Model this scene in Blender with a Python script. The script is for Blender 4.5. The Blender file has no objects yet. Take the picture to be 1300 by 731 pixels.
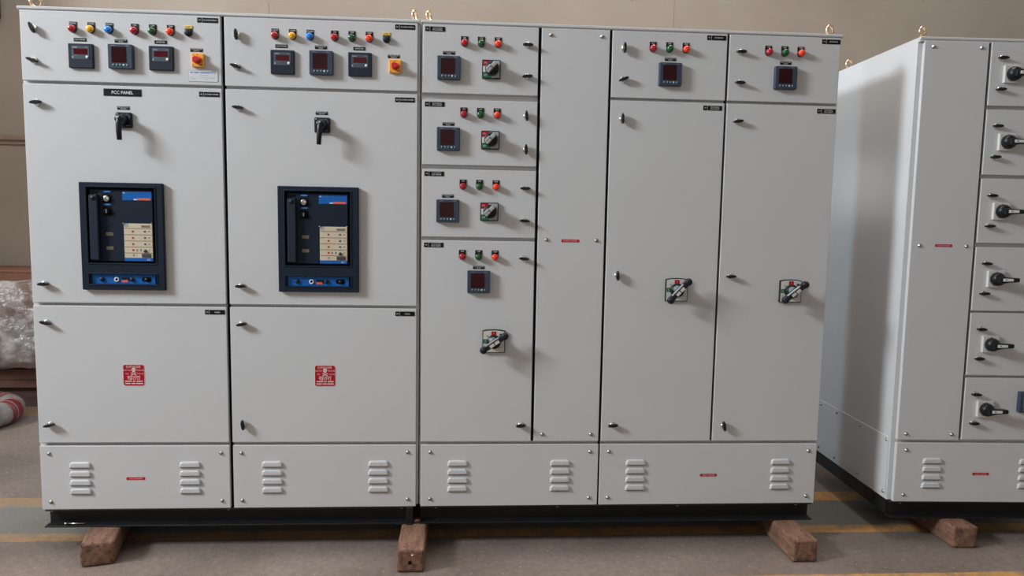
import bpy, bmesh, math, random
from mathutils import Vector, Matrix, noise
random.seed(7)
PI = math.pi
scene = bpy.context.scene
COL = scene.collection

# ------------------------------------------------------------------ materials
def nodes_of(name):
    m = bpy.data.materials.new(name); m.use_nodes = True
    nt = m.node_tree
    return m, nt, nt.nodes['Principled BSDF']

def plain(name, col, rough=.5, metal=0., spec=.5, var=0., scale=20., bump=0., bscale=400., coat=0.):
    m, nt, b = nodes_of(name)
    b.inputs['Base Color'].default_value = (*col, 1)
    b.inputs['Roughness'].default_value = rough
    b.inputs['Metallic'].default_value = metal
    b.inputs['Specular IOR Level'].default_value = spec
    b.inputs['Coat Weight'].default_value = coat
    tc = nt.nodes.new('ShaderNodeTexCoord')
    if var > 0:
        n = nt.nodes.new('ShaderNodeTexNoise'); n.inputs['Scale'].default_value = scale
        n.inputs['Detail'].default_value = 4
        nt.links.new(tc.outputs['Object'], n.inputs['Vector'])
        r = nt.nodes.new('ShaderNodeValToRGB')
        r.color_ramp.elements[0].position = .3; r.color_ramp.elements[1].position = .7
        r.color_ramp.elements[0].color = (*[c*(1-var) for c in col], 1)
        r.color_ramp.elements[1].color = (*[min(1, c*(1+var)) for c in col], 1)
        nt.links.new(n.outputs['Fac'], r.inputs['Fac'])
        nt.links.new(r.outputs['Color'], b.inputs['Base Color'])
    if bump > 0:
        n2 = nt.nodes.new('ShaderNodeTexNoise'); n2.inputs['Scale'].default_value = bscale
        nt.links.new(tc.outputs['Object'], n2.inputs['Vector'])
        bp = nt.nodes.new('ShaderNodeBump'); bp.inputs['Strength'].default_value = bump
        bp.inputs['Distance'].default_value = .001
        nt.links.new(n2.outputs['Fac'], bp.inputs['Height'])
        nt.links.new(bp.outputs['Normal'], b.inputs['Normal'])
    return m

M = {}
PAINT = (.592, .596, .605)
M['paint'] = plain('grey_powder_coat', PAINT, .42, var=.012, scale=3, bump=.10, bscale=260)
M['paint_body'] = plain('grey_powder_coat_body', PAINT, .27, var=.012, scale=3, bump=.06, bscale=260)
M['gasket'] = plain('black_gasket_and_shade', (.006, .006, .008), .8, spec=.1)
M['channel'] = plain('black_channel_paint', (.010, .010, .011), .5, spec=.3, var=.2, scale=12)
M['black'] = plain('black_plastic', (.009, .010, .013), .36, spec=.32)
M['plate_black'] = plain('black_engraved_plastic', (.005, .005, .006), .5, spec=.18)
M['engrave'] = plain('white_engraving', (.72, .72, .72), .6)
M['navy'] = plain('navy_meter_plastic', (.013, .020, .036), .45, spec=.28)
M['steelblue'] = plain('slate_blue_meter_plastic', (.040, .057, .088), .45, spec=.3)
M['meter_panel'] = plain('grey_blue_meter_panel', (.055, .075, .105), .4)
M['red_screen'] = plain('dark_red_display', (.075, .006, .010), .2, spec=.2)
M['dark_screen'] = plain('very_dark_red_display', (.034, .006, .009), .2, spec=.15)
M['lcd'] = plain('grey_lcd_glass', (.10, .17, .19), .2)
M['white'] = plain('white_plastic', (.75, .75, .73), .4)
M['green_key'] = plain('green_white_key', (.35, .60, .50), .4)
M['key'] = plain('grey_key', (.16, .20, .22), .45)
M['lens_red'] = plain('red_lamp_lens', (.42, .010, .022), .22, coat=.4)
M['lens_yellow'] = plain('yellow_lamp_lens', (.85, .43, .015), .22, coat=.4)
M['lens_blue'] = plain('blue_lamp_lens', (.01, .22, .72), .22, coat=.4)
M['lens_green'] = plain('green_lamp_lens', (.004, .085, .016), .22, coat=.4)
M['lens_orange'] = plain('orange_lamp_lens', (.88, .055, .010), .22, coat=.4)
M['yellow'] = plain('yellow_switch_plastic', (.85, .38, .035), .4)
M['yellow_tag'] = plain('yellow_tag_plastic', (.78, .50, .06), .45)
M['red'] = plain('red_switch_plastic', (.58, .012, .018), .35)
M['sign_red'] = plain('red_sign_vinyl', (.42, .005, .014), .5, spec=.2)
M['sign_white'] = plain('white_sign_ink', (.72, .62, .62), .5)
M['chrome'] = plain('chrome', (.75, .74, .72), .18, metal=1.)
M['screw'] = plain('zinc_screw', (.42, .40, .37), .32, metal=1.)
M['brass'] = plain('yellow_zinc', (.85, .66, .45), .3, metal=1., var=.2, scale=60)
M['acb'] = plain('dark_blue_breaker_plastic', (.009, .017, .032), .45, spec=.22)
M['acb_face'] = plain('dark_blue_breaker_face', (.009, .017, .031), .5, spec=.18)
M['acb_handle'] = plain('slate_handle_plastic', (.014, .023, .038), .45, spec=.25)
M['acb_blue'] = plain('bright_blue_label', (.008, .12, .44), .45, spec=.2)
M['trip'] = plain('cream_trip_unit', (.62, .53, .40), .5, spec=.2)
M['trip_line'] = plain('brown_row_line', (.20, .14, .08), .6)  # brown lines that separate the trip unit rows
M['trip_dark'] = plain('dark_trip_detail', (.05, .05, .055), .5)
M['dot_red'] = plain('red_dot', (.45, .03, .02), .4)
M['dot_blue'] = plain('blue_dot', (.04, .14, .22), .4)
M['orange_tag'] = plain('orange_red_tag', (.72, .13, .07), .5)
M['counter'] = plain('beige_counter_window', (.18, .15, .10), .4)
M['cream'] = plain('cream_switch_plate', (.62, .62, .56), .45)
M['green'] = plain('green_switch_mark', (.008, .14, .07), .45)
M['handle'] = plain('charcoal_handle', (.012, .014, .022), .42, spec=.3, bump=.1, bscale=500)
M['silver'] = plain('silver_grey_plastic', (.38, .39, .40), .4)
M['lightgrey'] = plain('light_grey_plastic', (.60, .59, .56), .42)
M['blue_ink'] = plain('blue_ink', (.13, .22, .45), .5)
M['grey_ink'] = plain('grey_ink', (.42, .42, .44), .5)
M['plate_white'] = plain('white_data_plate', (.66, .67, .70), .35)
M['frame_grey'] = plain('grey_frame_paint', (.3, .31, .31), .5)
M['cardboard'] = plain('brown_cardboard', (.105, .046, .027), .75, var=.2, scale=6)
M['cardboard_dark'] = plain('dark_brown_cardboard', (.062, .031, .022), .8, var=.25, scale=6)
M['cardboard_orange'] = plain('orange_cardboard', (.15, .060, .030), .7, var=.15, scale=6)
M['roll_red'] = plain('red_woven_plastic', (.15, .012, .015), .5, var=.2, scale=30)
M['roll_grey'] = plain('dirty_grey_plastic', (.19, .165, .15), .55, var=.3, scale=20)

def wood_mat():
    m, nt, b = nodes_of('old_red_brown_timber')
    tc = nt.nodes.new('ShaderNodeTexCoord')
    mp = nt.nodes.new('ShaderNodeMapping'); mp.inputs['Scale'].default_value = (22, 5, 22)
    nt.links.new(tc.outputs['Object'], mp.inputs['Vector'])
    n = nt.nodes.new('ShaderNodeTexNoise'); n.inputs['Scale'].default_value = 1.6; n.inputs['Detail'].default_value = 8
    n.inputs['Roughness'].default_value = .65
    nt.links.new(mp.outputs['Vector'], n.inputs['Vector'])
    r = nt.nodes.new('ShaderNodeValToRGB')
    e = r.color_ramp.elements
    e[0].position = .22; e[0].color = (.035, .016, .010, 1)
    e[1].position = .80; e[1].color = (.36, .215, .135, 1)
    x = e.new(.40); x.color = (.13, .064, .040, 1)
    x = e.new(.60); x.color = (.225, .118, .073, 1)
    nt.links.new(n.outputs['Fac'], r.inputs['Fac'])
    # chips of dirt
    v = nt.nodes.new('ShaderNodeTexNoise'); v.inputs['Scale'].default_value = 75; v.inputs['Detail'].default_value = 2
    nt.links.new(tc.outputs['Object'], v.inputs['Vector'])
    r2 = nt.nodes.new('ShaderNodeValToRGB'); r2.color_ramp.elements[0].position = .31; r2.color_ramp.elements[1].position = .38
    r2.color_ramp.elements[0].color = (.10, .08, .07, 1); r2.color_ramp.elements[1].color = (1, 1, 1, 1)
    nt.links.new(v.outputs['Fac'], r2.inputs['Fac'])
    mx = nt.nodes.new('ShaderNodeMix'); mx.data_type = 'RGBA'; mx.blend_type = 'MULTIPLY'; mx.inputs[0].default_value = .8
    nt.links.new(r.outputs['Color'], mx.inputs[6]); nt.links.new(r2.outputs['Color'], mx.inputs[7])
    nt.links.new(mx.outputs[2], b.inputs['Base Color'])
    b.inputs['Roughness'].default_value = .8
    bp = nt.nodes.new('ShaderNodeBump'); bp.inputs['Strength'].default_value = .9; bp.inputs['Distance'].default_value = .006
    nt.links.new(n.outputs['Fac'], bp.inputs['Height']); nt.links.new(bp.outputs['Normal'], b.inputs['Normal'])
    return m
M['wood'] = wood_mat()

def floor_mat():
    m, nt, b = nodes_of('worn_concrete_with_painted_lines')
    L = nt.links
    tc = nt.nodes.new('ShaderNodeTexCoord')
    def nz(scale, detail=6, rough=.6, vec=None):
        n = nt.nodes.new('ShaderNodeTexNoise'); n.inputs['Scale'].default_value = scale
        n.inputs['Detail'].default_value = detail; n.inputs['Roughness'].default_value = rough
        L.new(vec or tc.outputs['Object'], n.inputs['Vector']); return n
    def ramp(src, stops):
        r = nt.nodes.new('ShaderNodeValToRGB'); e = r.color_ramp.elements
        e[0].position, e[0].color = stops[0][0], (*stops[0][1], 1)
        e[1].position, e[1].color = stops[-1][0], (*stops[-1][1], 1)
        for p, c in stops[1:-1]:
            x = e.new(p); x.color = (*c, 1)
        L.new(src, r.inputs['Fac']); return r
    def math_(op, a, bb=None, c=None):
        n = nt.nodes.new('ShaderNodeMath'); n.operation = op
        for i, v in enumerate((a, bb, c)):
            if v is None: continue
            if isinstance(v, (int, float)): n.inputs[i].default_value = v
            else: L.new(v, n.inputs[i])
        return n.outputs[0]
    def mix(f, a, bb, mode='MIX'):
        n = nt.nodes.new('ShaderNodeMix'); n.data_type = 'RGBA'; n.blend_type = mode
        if isinstance(f, (int, float)): n.inputs[0].default_value = f
        else: L.new(f, n.inputs[0])
        for s, v in ((6, a), (7, bb)):
            if isinstance(v, tuple): n.inputs[s].default_value = (*v, 1)
            else: L.new(v, n.inputs[s])
        return n.outputs[2]
    big = ramp(nz(1.3, 5).outputs['Fac'], [(.30, (.132, .102, .084)), (.5, (.180, .143, .121)), (.72, (.235, .192, .165))])
    fine = ramp(nz(38, 8, .7).outputs['Fac'], [(.30, (.58, .55, .53)), (.66, (1.12, 1.10, 1.08))])
    base = mix(.75, big.outputs['Color'], fine.outputs['Color'], 'MULTIPLY')
    sep = nt.nodes.new('ShaderNodeSeparateXYZ'); L.new(tc.outputs['Object'], sep.inputs[0])
    wob = math_('MULTIPLY_ADD', nz(5, 4).outputs['Fac'], .016, -.008)
    Y = math_('ADD', sep.outputs['Y'], wob)
    def band(lo, hi):
        a = math_('GREATER_THAN', Y, lo); c = math_('LESS_THAN', Y, hi)
        return math_('MULTIPLY', a, c)
    # grey-green aisle between the two lines
    base = mix(math_('MULTIPLY', band(.12, .50), .75), base, (.150, .150, .132))
    # pale scuffs and crumbs
    sc = ramp(nz(62, 2, .5).outputs['Fac'], [(.69, (0, 0, 0)), (.74, (1, 1, 1))])
    base = mix(math_('MULTIPLY', sc.outputs['Color'], .55), base, (.55, .50, .45))
    dk = ramp(nz(47, 2, .5).outputs['Fac'], [(.235, (1, 1, 1)), (.27, (0, 0, 0))])
    base = mix(math_('MULTIPLY', dk.outputs['Color'], .6), base, (.07, .06, .055))
    # painted lines, worn through
    wear = ramp(nz(9, 8, .75).outputs['Fac'], [(.34, (0, 0, 0)), (.56, (1, 1, 1))])
    line = math_('ADD', math_('ADD', band(.455, .575), band(.075, .155)), math_('ADD', band(-.40, -.318), band(2.10, 2.30)))
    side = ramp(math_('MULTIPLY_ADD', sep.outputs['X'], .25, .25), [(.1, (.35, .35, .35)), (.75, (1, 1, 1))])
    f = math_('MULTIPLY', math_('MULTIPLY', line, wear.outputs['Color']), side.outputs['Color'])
    base = mix(math_('MULTIPLY', f, .9), base, (.52, .255, .065))
    L.new(base, b.inputs['Base Color'])
    b.inputs['Roughness'].default_value = .62
    bp = nt.nodes.new('ShaderNodeBump'); bp.inputs['Strength'].default_value = .25; bp.inputs['Distance'].default_value = .003
    L.new(nz(60, 6).outputs['Fac'], bp.inputs['Height']); L.new(bp.outputs['Normal'], b.inputs['Normal'])
    return m
M['floor'] = floor_mat()

def wall_mat():
    m, nt, b = nodes_of('taupe_distemper_plaster')
    L = nt.links
    tc = nt.nodes.new('ShaderNodeTexCoord')
    n = nt.nodes.new('ShaderNodeTexNoise'); n.inputs['Scale'].default_value = .9; n.inputs['Detail'].default_value = 7
    L.new(tc.outputs['Object'], n.inputs['Vector'])
    r = nt.nodes.new('ShaderNodeValToRGB'); e = r.color_ramp.elements
    e[0].position = .32; e[0].color = (.310, .252, .203, 1)
    e[1].position = .68; e[1].color = (.366, .312, .260, 1)
    L.new(n.outputs['Fac'], r.inputs['Fac'])
    n2 = nt.nodes.new('ShaderNodeTexNoise'); n2.inputs['Scale'].default_value = 11; n2.inputs['Detail'].default_value = 3
    L.new(tc.outputs['Object'], n2.inputs['Vector'])
    r2 = nt.nodes.new('ShaderNodeValToRGB'); r2.color_ramp.elements[0].position = .20; r2.color_ramp.elements[1].position = .27
    r2.color_ramp.elements[0].color = (.45, .40, .38, 1); r2.color_ramp.elements[1].color = (1, 1, 1, 1)
    L.new(n2.outputs['Fac'], r2.inputs['Fac'])
    mx = nt.nodes.new('ShaderNodeMix'); mx.data_type = 'RGBA'; mx.blend_type = 'MULTIPLY'; mx.inputs[0].default_value = 1
    L.new(r.outputs['Color'], mx.inputs[6]); L.new(r2.outputs['Color'], mx.inputs[7])
    L.new(mx.outputs[2], b.inputs['Base Color'])
    b.inputs['Roughness'].default_value = .85
    bp = nt.nodes.new('ShaderNodeBump'); bp.inputs['Strength'].default_value = .2; bp.inputs['Distance'].default_value = .01
    L.new(n.outputs['Fac'], bp.inputs['Height']); L.new(bp.outputs['Normal'], b.inputs['Normal'])
    return m
M['wall'] = wall_mat()
M['wall_trim'] = plain('taupe_wall_trim', (.27, .20, .15), .8, var=.1, scale=5)
M['crack'] = plain('crack_in_plaster', (.26, .20, .16), .9)
M['room_white'] = plain('whitewash', (.5, .47, .43), .9)
M['window_glass'] = plain('window_pane', (.55, .62, .68), .2)

def film_mat():
    m, nt, b = nodes_of('clear_stretch_film')
    L = nt.links
    b.inputs['Base Color'].default_value = (.50, .465, .44, 1)
    b.inputs['Roughness'].default_value = .22
    b.inputs['Specular IOR Level'].default_value = .8
    tr = nt.nodes.new('ShaderNodeBsdfTransparent')
    mx = nt.nodes.new('ShaderNodeMixShader')
    tc = nt.nodes.new('ShaderNodeTexCoord')
    n = nt.nodes.new('ShaderNodeTexNoise'); n.inputs['Scale'].default_value = 9; n.inputs['Detail'].default_value = 6
    L.new(tc.outputs['Object'], n.inputs['Vector'])
    r = nt.nodes.new('ShaderNodeValToRGB')
    r.color_ramp.elements[0].position = .38; r.color_ramp.elements[0].color = (.12, .12, .12, 1)
    r.color_ramp.elements[1].position = .66; r.color_ramp.elements[1].color = (.62, .62, .62, 1)
    L.new(n.outputs['Fac'], r.inputs['Fac']); L.new(r.outputs['Color'], mx.inputs['Fac'])
    L.new(tr.outputs[0], mx.inputs[1]); L.new(b.outputs[0], mx.inputs[2])
    L.new(mx.outputs[0], nt.nodes['Material Output'].inputs['Surface'])
    bp = nt.nodes.new('ShaderNodeBump'); bp.inputs['Strength'].default_value = .9; bp.inputs['Distance'].default_value = .03
    n3 = nt.nodes.new('ShaderNodeTexNoise'); n3.inputs['Scale'].default_value = 14; n3.inputs['Detail'].default_value = 4
    L.new(tc.outputs['Object'], n3.inputs['Vector'])
    L.new(n3.outputs['Fac'], bp.inputs['Height']); L.new(bp.outputs['Normal'], b.inputs['Normal'])
    return m
M['film'] = film_mat()

# ------------------------------------------------------------------ mesh builder
_text_cache = {}
def text_polys(body):
    """outline of a word as triangles, unit cap size, origin centre"""
    if body in _text_cache: return _text_cache[body]
    cu = bpy.data.curves.new('txt', 'FONT'); cu.body = body; cu.size = 1.0
    cu.align_x = 'CENTER'; cu.align_y = 'CENTER'; cu.resolution_u = 2
    ob = bpy.data.objects.new('txt', cu); COL.objects.link(ob)
    bpy.context.view_layer.update()
    me = bpy.data.meshes.new_from_object(ob)
    vs = [tuple(v.co) for v in me.vertices]; fs = [tuple(p.vertices) for p in me.polygons]
    bpy.data.objects.remove(ob); bpy.data.curves.remove(cu); bpy.data.meshes.remove(me)
    xs = [v[0] for v in vs] or [0]; ys = [v[1] for v in vs] or [0]
    cx, cy = (min(xs)+max(xs))/2, (min(ys)+max(ys))/2
    out = ([((v[0]-cx), (v[1]-cy)) for v in vs], fs, max(xs)-min(xs), max(ys)-min(ys))
    _text_cache[body] = out
    return out

class MB:
    def __init__(s):
        s.bm = bmesh.new(); s.mats = []
    def mi(s, m):
        if m not in s.mats: s.mats.append(m)
        return s.mats.index(m)
    def _merge(s, bm2, mat, smooth=False):
        i = s.mi(mat)
        vm = {v: s.bm.verts.new(v.co) for v in bm2.verts}
        for f in bm2.faces:
            try: nf = s.bm.faces.new([vm[v] for v in f.verts])
            except ValueError: continue
            nf.material_index = i; nf.smooth = smooth
        bm2.free()
    def box(s, x0, x1, y0, y1, z0, z1, mat, bev=0., seg=1):
        b = bmesh.new()
        bmesh.ops.create_cube(b, size=1)
        for v in b.verts:
            v.co = Vector(((x0+x1)/2+v.co.x*(x1-x0), (y0+y1)/2+v.co.y*(y1-y0), (z0+z1)/2+v.co.z*(z1-z0)))
        if bev > 0:
            bmesh.ops.bevel(b, geom=list(b.edges), offset=bev, segments=seg, profile=.5, affect='EDGES')
        s._merge(b, mat); return s
    def prism(s, pts, y0, y1, mat, bev=0., seg=2):
        """outline in x,z extruded from y0 (back) to y1 (front, more negative)"""
        b = bmesh.new()
        vs = [b.verts.new((x, y0, z)) for x, z in pts]
        f = b.faces.new(vs)
        r = bmesh.ops.extrude_face_region(b, geom=[f])
        top = [g for g in r['geom'] if isinstance(g, bmesh.types.BMVert)]
        for v in top: v.co.y = y1
        bmesh.ops.recalc_face_normals(b, faces=list(b.faces))
        if bev > 0:
            ts = set(top)
            ed = [e for e in b.edges if e.verts[0] in ts and e.verts[1] in ts]
            bmesh.ops.bevel(b, geom=ed, offset=bev, segments=seg, profile=.5, affect='EDGES')
        s._merge(b, mat); return s
    def lathe(s, cx, cz, prof, mat, n=20, smooth=True):
        """profile [(r, y)] revolved about the y axis through cx,cz, from back to front"""
        b = bmesh.new(); rings = []
        for r, y in prof:
            if r < 1e-6: rings.append([b.verts.new((cx, y, cz))])
            else: rings.append([b.verts.new((cx+r*math.cos(2*PI*k/n), y, cz+r*math.sin(2*PI*k/n))) for k in range(n)])
        for A, B in zip(rings, rings[1:]):
            for k in range(n):
                k2 = (k+1) % n
                if len(A) == 1 and len(B) == 1: continue
                if len(A) == 1: b.faces.new((A[0], B[k], B[k2]))
                elif len(B) == 1: b.faces.new((A[k], A[k2], B[0]))
                else: b.faces.new((A[k], A[k2], B[k2], B[k]))
        for R in (rings[0], rings[-1]):
            if len(R) > 2: b.faces.new(R)
        bmesh.ops.recalc_face_normals(b, faces=list(b.faces))
        s._merge(b, mat, smooth); return s
    def tube(s, path, rad, mat, n=10, closed=False):
        b = bmesh.new(); P = [Vector(p) for p in path]; rings = []
        N = len(P); up0 = None
        for i, p in enumerate(P):
            a = P[i-1] if (i > 0 or closed) else P[i]; c = P[(i+1) % N] if (i < N-1 or closed) else P[i]
            t = (c-a).normalized()
            ref = up0 if up0 is not None else (Vector((0, 0, 1)) if abs(t.z) < .9 else Vector((1, 0, 0)))
            u = (ref - t*ref.dot(t)).normalized(); w = t.cross(u); up0 = u
            r = rad[i] if isinstance(rad, (list, tuple)) else rad
            rings.append([b.verts.new(p+u*r*math.cos(2*PI*k/n)+w*r*math.sin(2*PI*k/n)) for k in range(n)])
        for i in range(N if closed else N-1):
            A, B = rings[i], rings[(i+1) % N]
            for k in range(n):
                b.faces.new((A[k], A[(k+1) % n], B[(k+1) % n], B[k]))
        if not closed:
            b.faces.new(rings[0]); b.faces.new(rings[-1])
        bmesh.ops.recalc_face_normals(b, faces=list(b.faces))
        s._merge(b, mat, True); return s
    def text(s, body, cx, cz, y, h, mat, maxw=None):
        vs, fs, w, hh = text_polys(body)
        if not fs: return s
        k = h/max(hh, 1e-6); kx = k
        if maxw and w*k > maxw: kx = maxw/w
        i = s.mi(mat)
        nv = [s.bm.verts.new((cx+vx*kx, y, cz+vz*k)) for vx, vz in vs]
        for f in fs:
            try: nf = s.bm.faces.new([nv[q] for q in f])
            except ValueError: continue
            nf.material_index = i
            if nf.normal.y > 0: nf.normal_flip()
        return s
    def mesh(s, name):
        me = bpy.data.meshes.new(name); s.bm.normal_update(); s.bm.to_mesh(me); s.bm.free()
        for m in s.mats: me.materials.append(m)
        return me
    def build(s, name, parent=None, loc=(0, 0, 0)):
        return put(name, s.mesh(name), parent, loc)

def put(name, me, parent=None, loc=(0, 0, 0), rot=None):
    o = bpy.data.objects.new(name, me); COL.objects.link(o)
    o.location = loc
    if rot: o.rotation_euler = rot
    if parent is not None: o.parent = parent
    return o

def thing(name, label, cat, loc=(0, 0, 0), rz=0., group=None):
    o = bpy.data.objects.new(name, None); COL.objects.link(o)
    o.location = loc; o.rotation_euler = (0, 0, rz); o.empty_display_size = .1
    o['label'] = label; o['category'] = cat
    if group: o['group'] = group
    return o
def tag(o, label, cat, group=None):
    o['label'] = label; o['category'] = cat
    if group: o['group'] = group
    return o
def struct(o):
    o['kind'] = 'structure'; return o

_mc = {}
def cached(key, fn):
    if key not in _mc: _mc[key] = fn()
    return _mc[key]

def rrect(w, h, r, n=4):
    pts = []
    for cx, cz, a0 in ((w/2-r, h/2-r, 0), (-w/2+r, h/2-r, 90), (-w/2+r, -h/2+r, 180), (w/2-r, -h/2+r, 270)):
        for k in range(n+1):
            a = math.radians(a0+90*k/n); pts.append((cx+r*math.cos(a), cz+r*math.sin(a)))
    return pts
def sh(pts, dx, dz): return [(x+dx, z+dz) for x, z in pts]
def rot2(pts, a):
    c, s_ = math.cos(a), math.sin(a)
    return [(x*c-z*s_, x*s_+z*c) for x, z in pts]

# ------------------------------------------------------------------ fittings (front faces -y, mounting plane y = 0)
def mesh_latch():
    b = MB()
    b.lathe(0, 0, [(.0135, 0), (.0135, -.004), (.0115, -.009), (.0085, -.010)], M['chrome'], 18)
    wing = [(-.021, -.0028), (-.009, -.0065), (.009, -.0065), (.021, -.0028), (.021, .0028), (.009, .0065), (-.009, .0065), (-.021, .0028)]
    b.prism(wing, -.008, -.023, M['black'], .0015, 1)
    return b.mesh('latch')
def latch(parent, x, z, ang):
    return put('latch', cached('latch', mesh_latch), parent, (x, 0, z), (0, -math.radians(ang), 0))

def mesh_screw():
    b = MB()
    b.lathe(0, 0, [(.0085, 0), (.0085, -.0012), (.0062, -.0018), (.0058, -.0045), (.004, -.0062), (0, -.0068)], M['screw'], 14)
    return b.mesh('screw')
def screw(parent, x, z, y=0.):
    return put('screw', cached('screw', mesh_screw), parent, (x, y, z))

def lamp(parent, x, z, colour, text):
    def collar():
        b = MB()
        b.lathe(0, 0, [(.0150, 0), (.0150, -.008), (.0135, -.010)], M['black'], 20)
        return b.mesh('pilot_lamp')
    def lens():
        b = MB()
        b.lathe(0, 0, [(.0140, -.0095), (.0142, -.015), (.0125, -.0205), (.008, -.0235), (0, -.0245)], M['lens_'+colour], 20)
        return b.mesh('lens')
    def plate():
        b = MB()
        b.box(-.0148, .0148, -.002, 0, -.004, .0285, M['plate_black'], .0006)
        b.text(text, 0, .0225, -.0024, .0062, M['engrave'], .024)
        return b.mesh('legend_plate')
    o = put('pilot_lamp', cached('collar', collar), parent, (x, 0, z))
    put('lens', cached('lens'+colour, lens), o)
    put('legend_plate', cached('lp'+text, plate), o)
    return o

def push_button(parent, x, z):
    def body():
        b = MB(); b.lathe(0, 0, [(.0150, 0), (.0150, -.010), (.0130, -.012), (.0105, -.0125)], M['black'], 20)
        b.box(-.0148, .0148, -.002, 0, -.004, .018, M['plate_black']); return b.mesh('push_button')
    def act():
        b = MB(); b.lathe(0, 0, [(.0100, -.011), (.0100, -.017), (.0085, -.0182), (0, -.0175)], M['navy'], 18); return b.mesh('actuator')
    def plate():
        b = MB(); b.box(-.0152, .0152, -.0025, 0, .0165, .0285, M['yellow_tag'], .0006)
        b.text('TEST', 0, .0225, -.0029, .005, M['trip_dark'], .02); return b.mesh('legend_plate')
    o = put('push_button', cached('pb', body), parent, (x, 0, z))
    put('actuator', cached('pba', act), o); put('legend_plate', cached('pbl', plate), o)
    return o

def caption(parent, x, z, lines, w=.049, h=.0135):
    def fn():
        b = MB(); b.box(-w/2, w/2, -.0015, 0, -h/2, h/2, M['plate_black'], .0005)
        n = len(lines)
        for i, t in enumerate(lines):
            zz = (0 if n == 1 else (.0031 if i == 0 else -.0031))
            b.text(t, 0, zz, -.0019, .0056 if n == 1 else .0044, M['engrave'], w*.86)
        return b.mesh('caption_plate')
    return put('caption_plate', cached('cap'+'|'.join(lines), fn), parent, (x, 0, z))

def nameplate(parent, x, z, code, lines, w=.082, h=.0195):
    def fn():
        b = MB(); b.box(-w/2, w/2, -.0015, 0, -h/2, h/2, M['plate_black'], .0005)
        b.box(-w/2+.0185, -w/2+.0193, -.0019, -.0015, -h/2+.001, h/2-.001, M['engrave'])
        b.text(code, -w/2+.0095, 0, -.0019, .0055, M['engrave'], .011)
        for i, t in enumerate(lines):
            zz = 0 if len(lines) == 1 else (.0035 if i == 0 else -.0035)
            b.text(t, .0095, zz, -.0019, .0056 if len(lines) == 1 else .0050, M['engrave'], w*.66)
        return b.mesh('nameplate')
    return put('nameplate', cached('np'+code+'|'.join(lines), fn), parent, (x, 0, z))

def ammeter(parent, x, z):
    def bezel():
        b = MB(); b.prism(rrect(.096, .096, .004), 0, -.012, M['navy'], .003)
        b.prism(sh(rrect(.068, .052, .002), 0, .013), -.0118, -.0128, M['meter_panel'])
        b.box(-.030, -.012, -.0131, -.0128, .031, .034, M['silver']); b.box(.018, .030, -.0131, -.0128, .031, .034, M['key'])
        b.box(-.028, -.008, -.0131, -.0128, .0005, .002, M['key']); b.box(-.032, -.027, -.0131, -.0128, -.010, -.002, M['silver'])
        return b.mesh('meter')
    def disp():
        b = MB(); b.prism(sh(rrect(.053, .022, .001), .001, .0165), -.0125, -.0135, M['red_screen']); return b.mesh('display')
    def btn():
        b = MB(); b.lathe(.0265, -.0045, [(.0055, -.0125), (.0055, -.0145), (.003, -.0155), (0, -.0155)], M['white'], 14); return b.mesh('button')
    o = put('meter', cached('am', bezel), parent, (x, 0, z))
    put('display', cached('amd', disp), o); put('button', cached('amb', btn), o)
    return o

def multimeter(parent, x, z, lcd=False):
    t = 'lcd' if lcd else 'mf'
    def bezel():
        b = MB(); b.prism(rrect(.096, .096, .004), 0, -.020, M['steelblue'], .003)
        b.box(-.036, -.018, -.0204, -.0199, .040, .0425, M['key']); b.box(.020, .036, -.0204, -.0199, .040, .0425, M['key'])
        return b.mesh('meter')
    def disp():
        b = MB(); b.prism(sh(rrect(.058, .062, .002), -.004, .006), -.0199, -.0207, M['lcd' if lcd else 'dark_screen']); return b.mesh('display')
    def keys():
        b = MB()
        for k in range(5):
            cx = -.026+k*.0135
            b.lathe(cx, -.0345, [(.0042, -.0199), (.0042, -.0212), (0, -.0214)], M['green_key' if k == 3 else 'key'], 12)
        return b.mesh('keypad')
    o = put('meter', cached(t+'m', bezel), parent, (x, 0, z))
    put('display', cached(t+'d', disp), o); put('keypad', cached(t+'k', keys), o)
    return o

def yellow_switch(parent, x, z):
    def plate():
        b = MB(); b.prism(rrect(.050, .054, .004), 0, -.012, M['yellow'], .003)
        b.box(.006, .018, -.0125, -.0119, -.021, -.0175, M['trip_dark']); b.box(-.003, .003, -.0125, -.0119, .020, .0225, M['trip_dark'])
        b.box(-.021, -.017, -.0125, -.0119, -.022, -.019, M['trip_dark'])
        return b.mesh('selector_switch')
    def knob():
        b = MB(); b.lathe(0, 0, [(.0155, -.0115), (.0145, -.020), (.011, -.022)], M['red'], 20)
        b.prism([(-.014, .007), (-.004, .0135), (.006, .010), (.019, .001), (.019, -.002), (.005, -.011), (-.006, -.0135), (-.0145, -.006)], -.019, -.036, M['red'], .003)
        return b.mesh('knob')
    o = put('selector_switch', cached('ys', plate), parent, (x, 0, z)); put('knob', cached('ysk', knob), o); return o

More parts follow.
